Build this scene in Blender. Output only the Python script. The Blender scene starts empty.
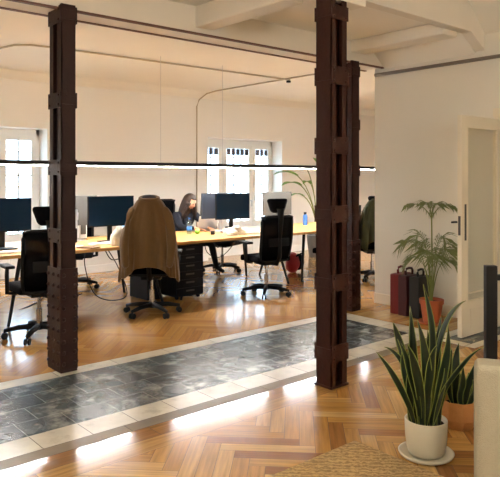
import bpy, bmesh, math, random
from mathutils import Vector, Matrix, noise
random.seed(7)
PI = math.pi
C = bpy.context.scene.collection
V = Vector

# ------------------------------------------------------------------ materials
def srgb(r, g, b):
    f = lambda c: ((c/255)/12.92 if c/255 <= .04045 else (((c/255)+.055)/1.055)**2.4)
    return (f(r), f(g), f(b), 1)

def mat(name, col, rough=.6, metal=0, spec=.5, var=.0, scale=8, bump=0, bscale=60, coat=0, sheen=0, emit=None, estr=0):
    m = bpy.data.materials.new(name); m.use_nodes = True
    nt = m.node_tree; b = nt.nodes['Principled BSDF']
    b.inputs['Base Color'].default_value = col
    b.inputs['Roughness'].default_value = rough
    b.inputs['Metallic'].default_value = metal
    b.inputs['Specular IOR Level'].default_value = spec
    b.inputs['Coat Weight'].default_value = coat
    b.inputs['Coat Roughness'].default_value = .1
    b.inputs['Sheen Weight'].default_value = sheen
    if emit: b.inputs['Emission Color'].default_value = emit; b.inputs['Emission Strength'].default_value = estr
    tc = nt.nodes.new('ShaderNodeTexCoord')
    if var:
        n = nt.nodes.new('ShaderNodeTexNoise'); n.inputs['Scale'].default_value = scale; n.inputs['Detail'].default_value = 5
        nt.links.new(tc.outputs['Object'], n.inputs['Vector'])
        mx = nt.nodes.new('ShaderNodeMix'); mx.data_type = 'RGBA'
        mx.inputs['A'].default_value = tuple(c*(1-var) for c in col[:3])+(1,)
        mx.inputs['B'].default_value = tuple(min(1, c*(1+var)) for c in col[:3])+(1,)
        nt.links.new(n.outputs['Fac'], mx.inputs['Factor'])
        nt.links.new(mx.outputs['Result'], b.inputs['Base Color'])
    if bump:
        n2 = nt.nodes.new('ShaderNodeTexNoise'); n2.inputs['Scale'].default_value = bscale; n2.inputs['Detail'].default_value = 4
        nt.links.new(tc.outputs['Object'], n2.inputs['Vector'])
        bp = nt.nodes.new('ShaderNodeBump'); bp.inputs['Strength'].default_value = bump; bp.inputs['Distance'].default_value = .01
        nt.links.new(n2.outputs['Fac'], bp.inputs['Height']); nt.links.new(bp.outputs['Normal'], b.inputs['Normal'])
    return m

def tint_mat(name, rough, spec=.5, grain=.25, gscale=(3, 45, 1), worn=None, wscale=4, coat=0, coatr=.08, bump=.05, wlo=.5, whi=.62):
    """surface of many pieces: per-piece colour attribute 'tint', grain along UV"""
    m = bpy.data.materials.new(name); m.use_nodes = True
    nt = m.node_tree; N = nt.nodes; L = nt.links; b = N['Principled BSDF']
    b.inputs['Roughness'].default_value = rough; b.inputs['Specular IOR Level'].default_value = spec
    b.inputs['Coat Weight'].default_value = coat; b.inputs['Coat Roughness'].default_value = coatr
    at = N.new('ShaderNodeAttribute'); at.attribute_name = 'tint'
    uv = N.new('ShaderNodeUVMap'); mp = N.new('ShaderNodeMapping'); mp.inputs['Scale'].default_value = gscale
    L.new(uv.outputs['UV'], mp.inputs['Vector'])
    n = N.new('ShaderNodeTexNoise'); n.inputs['Scale'].default_value = 1; n.inputs['Detail'].default_value = 6
    L.new(mp.outputs['Vector'], n.inputs['Vector'])
    mr = N.new('ShaderNodeMapRange'); mr.inputs['From Min'].default_value = .3; mr.inputs['From Max'].default_value = .7
    mr.inputs['To Min'].default_value = 1-grain; mr.inputs['To Max'].default_value = 1+grain*.6
    L.new(n.outputs['Fac'], mr.inputs['Value'])
    mu = N.new('ShaderNodeVectorMath'); mu.operation = 'SCALE'
    L.new(at.outputs['Color'], mu.inputs[0]); L.new(mr.outputs['Result'], mu.inputs['Scale'])
    out = mu.outputs['Vector']
    tc = N.new('ShaderNodeTexCoord')
    if worn:
        w = N.new('ShaderNodeTexNoise'); w.inputs['Scale'].default_value = wscale; w.inputs['Detail'].default_value = 9; w.inputs['Roughness'].default_value = .68
        L.new(tc.outputs['Object'], w.inputs['Vector'])
        r = N.new('ShaderNodeMapRange'); r.inputs['From Min'].default_value = wlo; r.inputs['From Max'].default_value = whi
        L.new(w.outputs['Fac'], r.inputs['Value'])
        mx = N.new('ShaderNodeMix'); mx.data_type = 'RGBA'; mx.inputs['B'].default_value = worn
        L.new(r.outputs['Result'], mx.inputs['Factor']); L.new(out, mx.inputs['A']); out = mx.outputs['Result']
    L.new(out, b.inputs['Base Color'])
    bn = N.new('ShaderNodeTexNoise'); bn.inputs['Scale'].default_value = 5; bn.inputs['Detail'].default_value = 3
    L.new(tc.outputs['Object'], bn.inputs['Vector'])
    bp = N.new('ShaderNodeBump'); bp.inputs['Strength'].default_value = bump; bp.inputs['Distance'].default_value = .02
    L.new(bn.outputs['Fac'], bp.inputs['Height']); L.new(bp.outputs['Normal'], b.inputs['Normal']); L.new(bp.outputs['Normal'], b.inputs['Coat Normal'])
    return m

def glass_mat(name, tint=(.95, .98, 1, 1), refl=.08, rough=.02):
    m = bpy.data.materials.new(name); m.use_nodes = True
    nt = m.node_tree; N = nt.nodes; L = nt.links; N.remove(N['Principled BSDF'])
    t = N.new('ShaderNodeBsdfTransparent'); t.inputs['Color'].default_value = tint
    g = N.new('ShaderNodeBsdfGlossy'); g.inputs['Roughness'].default_value = rough
    mx = N.new('ShaderNodeMixShader'); mx.inputs['Fac'].default_value = refl
    L.new(t.outputs[0], mx.inputs[1]); L.new(g.outputs[0], mx.inputs[2]); L.new(mx.outputs[0], N['Material Output'].inputs['Surface'])
    return m

def emis(name, col, s):
    m = bpy.data.materials.new(name); m.use_nodes = True
    nt = m.node_tree; N = nt.nodes; N.remove(N['Principled BSDF'])
    e = N.new('ShaderNodeEmission'); e.inputs['Color'].default_value = col; e.inputs['Strength'].default_value = s
    nt.links.new(e.outputs[0], N['Material Output'].inputs['Surface'])
    return m

def mesh_mat(name, col, fill=.8):
    m = mat(name, col, 1, spec=0); nt = m.node_tree; N = nt.nodes; L = nt.links
    t = N.new('ShaderNodeBsdfTransparent'); mx = N.new('ShaderNodeMixShader'); mx.inputs['Fac'].default_value = fill
    L.new(t.outputs[0], mx.inputs[1]); L.new(N['Principled BSDF'].outputs[0], mx.inputs[2]); L.new(mx.outputs[0], N['Material Output'].inputs['Surface'])
    return m

def leaf_mat(name, mid, edge, e0=.80, rough=.4):
    """green blade with a pale margin across UV.x, faint cross banding along UV.y"""
    m = bpy.data.materials.new(name); m.use_nodes = True
    nt = m.node_tree; N = nt.nodes; L = nt.links; b = N['Principled BSDF']; b.inputs['Roughness'].default_value = rough
    uv = N.new('ShaderNodeUVMap'); sp = N.new('ShaderNodeSeparateXYZ'); L.new(uv.outputs['UV'], sp.inputs[0])
    a = N.new('ShaderNodeMath'); a.operation = 'SUBTRACT'; a.inputs[1].default_value = .5; L.new(sp.outputs['X'], a.inputs[0])
    ab = N.new('ShaderNodeMath'); ab.operation = 'ABSOLUTE'; L.new(a.outputs[0], ab.inputs[0])
    r = N.new('ShaderNodeMapRange'); r.inputs['From Min'].default_value = e0/2-.02; r.inputs['From Max'].default_value = e0/2+.03
    L.new(ab.outputs[0], r.inputs['Value'])
    w = N.new('ShaderNodeTexNoise'); w.inputs['Scale'].default_value = 1; w.inputs['Detail'].default_value = 4
    mp = N.new('ShaderNodeMapping'); mp.inputs['Scale'].default_value = (2, 26, 1); L.new(uv.outputs['UV'], mp.inputs['Vector']); L.new(mp.outputs['Vector'], w.inputs['Vector'])
    m1 = N.new('ShaderNodeMix'); m1.data_type = 'RGBA'; m1.inputs['A'].default_value = mid
    m1.inputs['B'].default_value = (mid[0]*2.3, mid[1]*2.0, mid[2]*2.0, 1); L.new(w.outputs['Fac'], m1.inputs['Factor'])
    m2 = N.new('ShaderNodeMix'); m2.data_type = 'RGBA'; m2.inputs['B'].default_value = edge
    L.new(r.outputs['Result'], m2.inputs['Factor']); L.new(m1.outputs['Result'], m2.inputs['A']); L.new(m2.outputs['Result'], b.inputs['Base Color'])
    return m

M = dict(
    wall=mat('plaster_white', srgb(233, 231, 225), .85, var=.02, scale=3, bump=.08, bscale=25),
    sidewall=mat('plaster_cream', srgb(228, 223, 210), .85, var=.02, scale=3, bump=.08, bscale=25),
    ceil=mat('ceiling_plaster', srgb(236, 232, 222), .9, var=.03, scale=2, bump=.1, bscale=12),
    beam=mat('beam_plaster', srgb(226, 219, 206), .85, var=.05, scale=3, bump=.2, bscale=20),
    flange=mat('rusty_flange', srgb(96, 60, 44), .6, var=.4, scale=20),
    white=mat('white_paint', srgb(236, 236, 232), .45, bump=.03),
    cream=mat('cream_door_paint', srgb(232, 222, 200), .45, bump=.03),
    iron=mat('painted_iron', srgb(42, 22, 20), .5, spec=.3, var=.35, scale=14, bump=.25, bscale=45),
    iron2=mat('old_red_iron', srgb(50, 21, 12), .5, spec=.3, var=.45, scale=12, bump=.3, bscale=40),
    black=mat('black_plastic', srgb(9, 9, 11), .55, spec=.25),
    blackmetal=mat('black_metal', srgb(8, 8, 9), .45, spec=.3),
    fabric=mat('black_fabric', srgb(10, 10, 13), .95, spec=.1, bump=.3, bscale=300),
    netting=mesh_mat('chair_netting', srgb(10, 10, 12), .93),
    chrome=mat('chrome', srgb(180, 180, 182), .2, metal=1),
    screen=mat('dark_screen', srgb(5, 32, 58), .3, spec=.2),
    monnavy=mat('slate_monitor_shell', srgb(32, 38, 50), .5),
    monback=mat('grey_monitor_shell', srgb(78, 76, 73), .5),
    silver=mat('silver_metal', srgb(190, 190, 192), .3, metal=.8),
    desk=mat('birch_top', srgb(206, 156, 88), .4, var=.12, scale=6),
    glass=glass_mat('window_glass'),
    doorglass=glass_mat('door_glass', (.99, .99, .95, 1), .07, .1),
    led=emis('led_white', (1, .98, .95, 1), 80),
    topfill=emis('added_top_fill', (1, .97, .93, 1), 3),  # glow of the strip added on top of the linear lamp
    lamp=emis('fill_warm', (1, .86, .68, 1), 6),  # glow of the added lounge fill globes
    drawer=mat('navy_cabinet', srgb(14, 17, 26), .5, spec=.25),
    coat=mat('brown_corduroy', srgb(94, 68, 34), .9, var=.15, scale=18, bump=.4, bscale=120, sheen=.2),
    olive=mat('olive_cloth', srgb(58, 60, 34), .9, var=.2, scale=18, bump=.3, bscale=120),
    lining=mat('dark_lining', srgb(16, 16, 30), .7),
    whitecloth=mat('white_cloth', srgb(226, 220, 205), .85, var=.05, bump=.3, bscale=40),
    terracotta=mat('terracotta', srgb(168, 84, 46), .7, var=.12, scale=20),
    ceramic=mat('cream_ceramic', srgb(206, 198, 176), .35, var=.05, scale=12, coat=.3),
    soil=mat('soil', srgb(38, 26, 18), .95, var=.4, scale=60, bump=1, bscale=90),
    basket=mat('tan_kraft', srgb(190, 132, 74), .8, var=.15, scale=30, bump=.5, bscale=120),
    snake=leaf_mat('snake_leaf', srgb(10, 25, 12), srgb(128, 136, 62), .88),
    palm=leaf_mat('palm_leaf', srgb(92, 104, 58), srgb(60, 92, 40), 1.2),
    stem=mat('green_stem', srgb(120, 128, 66), .6),
    bird=leaf_mat('broad_leaf', srgb(70, 112, 38), srgb(130, 160, 70), 1.1),
    sofa=mat('beige_boucle', srgb(166, 158, 136), .95, var=.07, scale=40, bump=.6, bscale=180),
    bagred=mat('oxblood_card', srgb(112, 22, 20), .55, var=.08),
    bagwine=mat('dark_wine_card', srgb(62, 14, 18), .55, var=.08),
    bagblack=mat('black_card', srgb(18, 16, 14), .55),
    skin=mat('skin', srgb(214, 158, 128), .55),
    hair=mat('brown_hair', srgb(42, 25, 16), .5, var=.3, scale=30, bump=.4, bscale=80),
    navy=mat('navy_knit', srgb(14, 17, 30), .9, bump=.3, bscale=160),
    trousers=mat('dark_trousers', srgb(20, 22, 30), .85),
    eye=mat('eye_dark', srgb(20, 14, 12), .2),
    lips=mat('lips', srgb(170, 92, 84), .5),
    bluebottle=mat('blue_plastic', srgb(60, 110, 190), .2, spec=.6),
    clearbottle=glass_mat('clear_plastic', (.62, .82, .95, 1), .2, .1),
    label=mat('paper_label', srgb(40, 110, 190), .6),
    paper=mat('paper', srgb(238, 236, 228), .8),
    apple=mat('green_fruit', srgb(130, 180, 50), .4),
    redcloth=mat('red_nylon', srgb(170, 30, 34), .6, bump=.2),
    pipe=mat('painted_pipe', srgb(176, 164, 140), .5),
    pipedark=mat('grey_pipe', srgb(120, 104, 84), .5),
    aluminium=mat('aluminium', srgb(200, 202, 204), .35, metal=.6),
    bluescreen=mat('lit_screen', srgb(120, 170, 220), .3, emit=srgb(120, 170, 225), estr=.9),
    shrub=mat('shrub_green', srgb(110, 170, 70), .7, var=.3, scale=12),
    concrete=mat('pale_concrete', srgb(190, 188, 184), .9, var=.05),
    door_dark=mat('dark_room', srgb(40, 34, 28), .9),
)

# ------------------------------------------------------------------ mesh builder
class MB:
    def __init__(s): s.bm = bmesh.new()
    def box(s, c, d, rz=0, R=None, bev=0):
        ret = bmesh.ops.create_cube(s.bm, size=1)
        vs = ret['verts']
        Rm = R if R is not None else Matrix.Rotation(rz, 4, 'Z')
        T = Matrix.Translation(V(c)) @ Rm.to_4x4() @ Matrix.Diagonal((d[0], d[1], d[2], 1))
        bmesh.ops.transform(s.bm, matrix=T, verts=vs)
        if bev:
            es = list({e for v in vs for e in v.link_edges})
            bmesh.ops.bevel(s.bm, geom=es, offset=bev, segments=3, affect='EDGES', profile=.6)
        return s
    def cyl(s, a, b, r, r2=None, seg=14, cap=True):
        a = V(a); b = V(b); d = b-a; r2 = r if r2 is None else r2
        ret = bmesh.ops.create_cone(s.bm, cap_ends=cap, segments=seg, radius1=r, radius2=r2, depth=d.length)
        Q = d.to_track_quat('Z', 'Y').to_matrix().to_4x4()
        bmesh.ops.transform(s.bm, matrix=Matrix.Translation((a+b)/2) @ Q, verts=ret['verts'])
        return s
    def ball(s, c, r, sc=(1, 1, 1), u=16, v=10, R=None):
        ret = bmesh.ops.create_uvsphere(s.bm, u_segments=u, v_segments=v, radius=r)
        T = Matrix.Translation(V(c)) @ (R.to_4x4() if R is not None else Matrix()) @ Matrix.Diagonal((sc[0], sc[1], sc[2], 1))
        bmesh.ops.transform(s.bm, matrix=T, verts=ret['verts'])
        return s
    def rings(s, rings, close=False, caps=True, uv=False):
        vs = [[s.bm.verts.new(p) for p in r] for r in rings]
        n = len(rings[0])
        for i in range(len(vs)-1):
            for j in range(n if close else n-1):
                k = (j+1) % n
                s.bm.faces.new((vs[i][j], vs[i][k], vs[i+1][k], vs[i+1][j]))
        if caps and close:
            s.bm.faces.new(vs[0][::-1]); s.bm.faces.new(vs[-1])
        return s
    def tube(s, pts, r, seg=8):
        pts = [V(p) for p in pts]; rs = []
        up = V((0, 0, 1))
        for i, p in enumerate(pts):
            t = (pts[min(i+1, len(pts)-1)]-pts[max(i-1, 0)]).normalized()
            a = up if abs(t.z) < .9 else V((1, 0, 0))
            u = t.cross(a).normalized(); w = u.cross(t).normalized()
            rr = r[i] if isinstance(r, (list, tuple)) else r
            rs.append([p+(u*math.cos(2*PI*k/seg)+w*math.sin(2*PI*k/seg))*rr for k in range(seg)])
            
        return s.rings(rs, close=True)
    def lathe(s, prof, c=(0, 0, 0), seg=32):
        c = V(c)
        rs = [[c+V((r*math.cos(2*PI*k/seg), r*math.sin(2*PI*k/seg), z)) for k in range(seg)] for r, z in prof]
        return s.rings(rs, close=True)
    def prism(s, poly, z0, z1):
        return s.rings([[V((x, y, z0)) for x, y in poly], [V((x, y, z1)) for x, y in poly]], close=True)
    def build(s, name, m, parent=None, smooth=False, bevel=0, sub=0, solid=0, loc=None):
        bmesh.ops.recalc_face_normals(s.bm, faces=s.bm.faces)
        me = bpy.data.meshes.new(name); s.bm.to_mesh(me); s.bm.free()
        o = bpy.data.objects.new(name, me); C.objects.link(o)
        for mm in (m if isinstance(m, (list, tuple)) else [m]): me.materials.append(mm)
        if parent: o.parent = parent
        if loc: o.location = loc
        if smooth:
            for p in me.polygons: p.use_smooth = True
        if solid:
            sm = o.modifiers.new('solid', 'SOLIDIFY'); sm.thickness = solid; sm.offset = 0
        if bevel:
            bv = o.modifiers.new('bevel', 'BEVEL'); bv.width = bevel; bv.segments = 2; bv.limit_method = 'ANGLE'
        if sub:
            sb = o.modifiers.new('sub', 'SUBSURF'); sb.levels = sub; sb.render_levels = sub
        return o

def thing(name, label, cat, loc=(0, 0, 0), rz=0, group=None):
    o = bpy.data.objects.new(name, None); C.objects.link(o); o.empty_display_size = .1
    o.location = loc; o.rotation_euler = (0, 0, rz); o['label'] = label; o['category'] = cat
    if group: o['group'] = group
    return o
def tag(o, label, cat, group=None):
    o['label'] = label; o['category'] = cat
    if group: o['group'] = group
    return o
def struct(o): o['kind'] = 'structure'; return o
def copy_tree(o, parent=None):
    c = o.copy(); C.objects.link(c); c.parent = parent
    for ch in list(o.children): copy_tree(ch, c)
    return c
def place(o, loc, rz, label, group=None):
    o.location = loc; o.rotation_euler = (0, 0, rz); o['label'] = label
    if group: o['group'] = group
    return o
def bez(a, b, c, n):
    a, b, c = V(a), V(b), V(c)
    return [(1-t)**2*a+2*t*(1-t)*b+t*t*c for t in [i/(n-1) for i in range(n)]]

# ------------------------------------------------------------------ camera
F = 628.0; H = 1.5
CS = V((.758, -.652, 0)).normalized(); CF = V((.652, .758, 0)).normalized()   # right and forward
cd = bpy.data.cameras.new('camera'); cam = bpy.data.objects.new('camera', cd); C.objects.link(cam)
cd.sensor_fit = 'HORIZONTAL'; cd.sensor_width = 36; cd.lens = 36*F/500; cd.shift_y = -60.5/500
cd.clip_start = .05
cam.location = (0, 0, H); cam.rotation_euler = CF.to_track_quat('-Z', 'Y').to_euler()
bpy.context.scene.camera = cam
def W(px, D, z):   # real place of something measured at horizontal distance D
    q = CF*D+CS*((px-250)/F*D); return V((q.x, q.y, z))

# ------------------------------------------------------------------ room
XW = 6.08; YB = 9.15; ZC = 3.05
X0, X1 = -2.5, 11.7; Y0 = -2.6
# floor
def pieces(name, m, quads, parent, z=0):
    """quads: list of (4 corners, colour, along)"""
    me = bpy.data.meshes.new(name); vs = []; fs = []
    for q, c, al in quads:
        fs.append(tuple(range(len(vs), len(vs)+len(q)))); vs += [(p[0], p[1], z) for p in q]
    me.from_pydata(vs, [], fs)
    ca = me.color_attributes.new('tint', 'FLOAT_COLOR', 'CORNER'); uv = me.uv_layers.new(name='UVMap')
    k = 0
    for q, c, al in quads:
        ox, oy = random.uniform(0, 90), random.uniform(0, 90)
        a = V((al[0], al[1])); b = V((-al[1], al[0]))
        for p in q:
            ca.data[k].color = c; pp = V((p[0], p[1])); uv.data[k].uv = (pp.dot(a)+ox, pp.dot(b)+oy); k += 1
    me.materials.append(m)
    o = bpy.data.objects.new(name, me); C.objects.link(o); o.parent = parent
    return o
def clip(poly, x0, x1, y0, y1):
    def cut(pts, f):
        out = []
        for i in range(len(pts)):
            a, b = pts[i], pts[(i+1) % len(pts)]; fa, fb = f(a), f(b)
            if fa >= 0: out.append(a)
            if (fa > 0 > fb) or (fa < 0 < fb):
                t = fa/(fa-fb); out.append((a[0]+(b[0]-a[0])*t, a[1]+(b[1]-a[1])*t))
        return out
    for f in (lambda p: p[0]-x0, lambda p: x1-p[0], lambda p: p[1]-y0, lambda p: y1-p[1]):
        poly = cut(poly, f)
        if len(poly) < 3: return None
    return poly
def lerp(a, b, t): return tuple(a[i]+(b[i]-a[i])*t for i in range(3))+(1,)
blond = srgb(202, 158, 92); honey = srgb(180, 130, 66); redb = srgb(142, 94, 54); pale = srgb(214, 176, 114)
def golden(rnd):
    return lerp(srgb(206, 154, 84), srgb(178, 126, 64), rnd.random()) if rnd.random() > .05 else srgb(184, 130, 72)
def woodcol(rnd):
    r = rnd.random()
    if r < .16: return lerp(redb, honey, rnd.random()*.5)
    if r < .4: return lerp(pale, blond, rnd.random())
    return lerp(blond, honey, rnd.random())
def herring(x0, x1, y0, y1, w=.088, n=6, ox=.03, oy=.0, col=None):
    rnd = random.Random(5); out = []; g = .0012
    c45 = math.cos(PI/4)
    cx, cy = (x0+x1)/2, (y0+y1)/2; R = math.hypot(x1-x0, y1-y0)/2+.6; K = int(R/w)+2
    def emit(a0, b0, a1, b1, al):
        q = [(a0+g, b0+g), (a1-g, b0+g), (a1-g, b1-g), (a0+g, b1-g)]
        q = [(cx+ox+(p[0]-p[1])*c45, cy+oy+(p[0]+p[1])*c45) for p in q]
        q = clip(q, x0, x1, y0, y1)
        if q: out.append((q, (col or woodcol)(rnd), al))
    for k in range(-K, K):
        for m_ in range(-K//n-3, K//n+4):
            a = (k+2*n*m_)
            if abs(a) < K+n: emit(a*w, k*w, (a+n)*w, (k+1)*w, (c45, c45))
            r = k+1+2*n*m_
            if abs(r) < K+n: emit(k*w, r*w, (k+1)*w, (r+n)*w, (-c45, c45))
    return out
parquet = tint_mat('parquet', .26, .4, .30, coat=.1, bump=.05)
slate = tint_mat('slate', .27, .7, .35, (6, 6, 1), worn=srgb(164, 166, 160), wscale=4.5, bump=.12, wlo=.50, whi=.66)
stone = tint_mat('pale_stone', .28, .9, .15, (8, 8, 1), worn=srgb(150, 138, 110), wscale=5, bump=.12, wlo=.55, whi=.75)
board = tint_mat('border_boards', .16, .5, .3, coat=.3, coatr=.05, bump=.05)
fl = MB().box(((X0+X1)/2, (Y0+YB+.4)/2, -.055), (X1-X0+.4, YB+.4-Y0, .1)).build('floor', mat('joint_brown', srgb(70, 48, 32), .8)); struct(fl)
q = herring(X0, X1, 4.68, YB+.35, ox=.2, col=golden) 
pieces('office_parquet', tint_mat('office_parquet', .2, .5, .16, coat=.3, bump=.06), q, fl)
q = herring(X0, XW, Y0, 2.97)
# keep the lounge parquet clear of the tiled threshold by the door
pieces('lounge_parquet', parquet, q, fl)
rnd = random.Random(3); q = []
def grid(x0, x1, y0, y1, sx, sy, cols, g=.002, al=(1, 0), off=0):
    out = []; ny = max(1, round((y1-y0)/sy)); dy = (y1-y0)/ny
    for j in range(ny):
        x = x0-(off*(j % 2))*sx
        while x < x1-.001:
            a, b = max(x, x0), min(x+sx, x1)
            if b-a > .004: out.append(([(a+g, y0+j*dy+g), (b-g, y0+j*dy+g), (b-g, y0+(j+1)*dy-g), (a+g, y0+(j+1)*dy-g)], lerp(cols[0], cols[1], rnd.random()), al))
            x += sx
    return out
ds = (srgb(52, 60, 64), srgb(78, 86, 86)); ls = (srgb(216, 210, 192), srgb(200, 190, 166))
XE = 5.12
grout = MB().box(((X0+XE)/2, 4.06, -.004), (XE-X0, .92, .004)).build('slate_grout', mat('pale_grout', srgb(150, 150, 142), .6), fl)
pieces('slate_tiles', slate, grid(X0, XE, 3.60, 4.52, .30, .23, ds, .002, off=.5)+grid(5.22, 6.3, 3.0, 3.26, .36, .26, ds, .003), fl, .001)
pieces('stone_border', stone, grid(X0, XE+.24, 4.52, 4.68, .5, .16, ls)+grid(X0, XE, 3.38, 3.60, .30, .22, ls)
       + grid(XE, XE+.24, 3.38, 4.52, .24, .3, ls)+grid(XE+.1, XW, 3.26, 3.38, .4, .12, ls)+grid(5.1, XW, 2.90, 3.0, .4, .10, ls)+grid(5.1, 5.22, 3.0, 3.26, .12, .26, ls), fl, .001)
pieces('brown_stone_sill', tint_mat('brown_stone', .35, .4, .2, (6, 6, 1)), grid(X0, 5.1, 3.27, 3.38, 1.1, .11, (srgb(134, 116, 84), srgb(112, 96, 70))), fl, .001)
pieces('border_boards', board, grid(X0, 5.1, 2.97, 3.27, 1.25, .15, (redb, blond), .0015, off=.4)+grid(XE+.24, XW, 3.38, 4.68, .5, .09, (pale, honey), .0015, off=.4), fl, .0005)

# walls
def wall(name, c, d, m='wall'): return struct(MB().box(c, d).build(name, M[m]))
wx = [(1.99, 3.85), (6.86, 8.72)]; WT = 2.24; WD = .40
bw = MB()
xs = [X0, wx[0][0], wx[0][1], wx[1][0], wx[1][1], X1]
for a, b in ((0, 1), (2, 3), (4, 5)): bw.box(((xs[a]+xs[b])/2, YB+WD/2, ZC/2), (xs[b]-xs[a], WD, ZC))
for a, b in wx: bw.box(((a+b)/2, YB+WD/2, (WT+ZC)/2), (b-a, WD, ZC-WT))
struct(bw.build('wall_back', M['wall']))
wall('wall_far_right', (X1+.1, (4.76+YB+WD)/2, ZC/2), (.2, YB+WD-4.76, ZC))
wall('wall_left', (X0-.1, (Y0+YB)/2, 1.7), (.2, YB-Y0+.8, 3.4))
wall('wall_near', ((X0+XW)/2, Y0-.1, 1.7), (XW-X0, .2, 3.4), 'sidewall')
# right wall with a doorway between y 2.33 and 3.15
DA, DB, DH = 2.33, 3.14, 2.12
rw = MB()
rw.box((XW+.12, (DB+4.76)/2, 1.7), (.24, 4.76-DB, 3.4)).box((XW+.12, (Y0+DA)/2, 1.7), (.24, DA-Y0, 3.4)).box((XW+.12, (DA+DB)/2, (DH+3.4)/2), (.24, DB-DA, 3.4-DH))
struct(rw.build('wall_right', M['sidewall']))
wall('wall_office_return', ((XW+.24+X1)/2, 4.76+.0, ZC/2), (X1-XW-.24, .12, ZC))
# small dark hall beyond the doorway
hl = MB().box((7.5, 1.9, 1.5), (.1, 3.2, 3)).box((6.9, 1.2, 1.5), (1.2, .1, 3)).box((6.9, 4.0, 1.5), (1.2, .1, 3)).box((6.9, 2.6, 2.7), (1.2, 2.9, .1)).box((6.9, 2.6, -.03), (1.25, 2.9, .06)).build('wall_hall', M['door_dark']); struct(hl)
# skirting
struct(MB().box((XW-.009, (DB+.09+4.76)/2, .06), (.018, 4.76-DB-.09, .12)).build('baseboard_right', M['cream'], bevel=.004))
bb = MB()
for a, b in ((0, 1), (2, 3), (4, 5)): bb.box(((xs[a]+xs[b])/2, YB-.009, .06), (xs[b]-xs[a], .018, .12))
struct(bb.build('baseboard_back', M['white'], bevel=.004))
# door frame trim
struct(MB().box((XW-.012, DB+.045, 1.08), (.024, .09, 2.16)).box((XW-.012, DA-.045, 1.08), (.024, .09, 2.16)).box((XW-.012, (DA+DB)/2, DH+.045), (.03, DB-DA+.2, .09)).build('trim_1', M['cream'], bevel=.004))

# ceiling
ce = MB().box(((X0+X1)/2, (3.45+YB+WD)/2, ZC+.05), (X1-X0+.2, YB+WD-3.45, .1)).build('ceiling', M['ceil']); struct(ce)
MB().box(((X0+XW)/2, (Y0+3.4)/2, 3.35), (XW-X0+.2, 3.4-Y0, .1)).build('lounge_ceiling', M['ceil'], ce)
b1 = MB().box(((X0+XW)/2, 4.77, 2.935), (XW-X0, .30, .25)).build('beam', M['beam'], ce, bevel=.008)
MB().box(((X0+XW)/2, 4.635, 2.809), (XW-X0, .035, .016)).box(((X0+XW)/2, 4.90, 2.809), (XW-X0, .035, .016)).build('beam_flange', M['flange'], ce)
b2 = MB(); 
b2.rings([[V((x, y, z)) for x, y, z in ((X0, yy, 3.34), (XW, yy, 3.34), (XW, yy, 2.82), (5.81, yy, 2.975), (X0, yy, 2.975))] for yy in (3.34, 3.45)], close=True)
b2.build('beam', M['beam'], ce, bevel=.006)
for xa, wdt, zb in ((3.42, .2, 2.86), (5.60, .26, 2.92), (.9, .2, 2.86), (-1.5, .2, 2.86)):
    MB().box((xa, 4.035, (zb+ZC)/2), (wdt, 1.18, ZC-zb)).build('joist', M['beam'], ce, bevel=.015)
cv = MB().prism([(XW, 2.99), (5.72, 3.31), (XW, 3.31)], Y0, 3.34)
for v in cv.bm.verts: v.co = V((v.co.x, v.co.z, v.co.y))
cv.build('cove', M['ceil'], ce)
cv = MB().prism([(XW, 2.80), (5.78, ZC), (XW, ZC)], 3.45, 4.63)
for v in cv.bm.verts: v.co = V((v.co.x, v.co.z, v.co.y))
cv.build('cove', M['ceil'], ce)
# cove at back wall
cv = MB().prism([(YB, 2.93), (YB-.14, ZC), (YB, ZC)], X0, X1)
for v in cv.bm.verts: v.co = V((v.co.z, v.co.x, v.co.y))
cv.build('cove', M['ceil'], ce, smooth=False)

# windows: three glazed leaves in a deep reveal
def window(n, x0, x1, panes, cols):
    y = YB+.34
    root = struct(MB().box((x0+.03, y, WT/2), (.06, .08, WT)).box((x1-.03, y, WT/2), (.06, .08, WT)).box(((x0+x1)/2, y, WT-.05), (x1-x0, .08, .10)).box(((x0+x1)/2, y, .03), (x1-x0, .08, .06)).build('window_%d' % n, M['white'], bevel=.004))
    edges = [x0+.06]+[e for a, b in panes for e in (a, b)]+[x1-.06]
    for i, (a, b) in enumerate(panes):
        lo = x0+.06 if i == 0 else (panes[i-1][1]+a)/2+.003; hi = x1-.06 if i == len(panes)-1 else (b+panes[i+1][0])/2-.003
        s = MB()
        s.box(((lo+a)/2, y-.02, (WT-.10+.06)/2), (a-lo, .06, WT-.16)).box(((hi+b)/2, y-.02, (WT-.04)/2), (hi-b, .06, WT-.16))
        s.box(((a+b)/2, y-.02, WT-.135), (b-a, .06, .07)).box(((a+b)/2, y-.02, .36), (b-a, .06, .60)).box(((a+b)/2, y-.053, .36), (b-a-.12, .012, .42))
        z0, z1 = .66, WT-.17; nc = cols[i]; nr = 8
        for k in range(1, nc): s.box((a+(b-a)*k/nc, y-.02, (z0+z1)/2), (.022, .03, z1-z0))
        for k in range(1, nr): s.box(((a+b)/2, y-.02, z0+(z1-z0)*k/nr), (b-a, .03, .020))
        sh = s.build('sash', M['white'], root)
        MB().box(((a+b)/2, y+.0, (z0+z1)/2), (b-a, .006, z1-z0)).build('pane', M['glass'], sh)
        if i < 2 or n == 2:
            MB().cyl(((b+hi)/2, y-.055, 1.05), ((b+hi)/2, y-.09, 1.05), .012).cyl(((b+hi)/2, y-.09, 1.06), ((b+hi)/2, y-.09, .94), .01).build('handle', M['silver'], sh)
        if n == 2:   # dark slotted vents of the outer blind above each leaf
            v = MB(); nv = max(2, int((b-a)/.11)); 
            for k in range(nv): v.box((a+(b-a)*(k+.5)/nv, y-.045, WT-.235), ((b-a)/nv*.78, .015, .12))
            v.build('vent', mat('vent_grey', srgb(84, 82, 88), .8), root)
    return root
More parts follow.
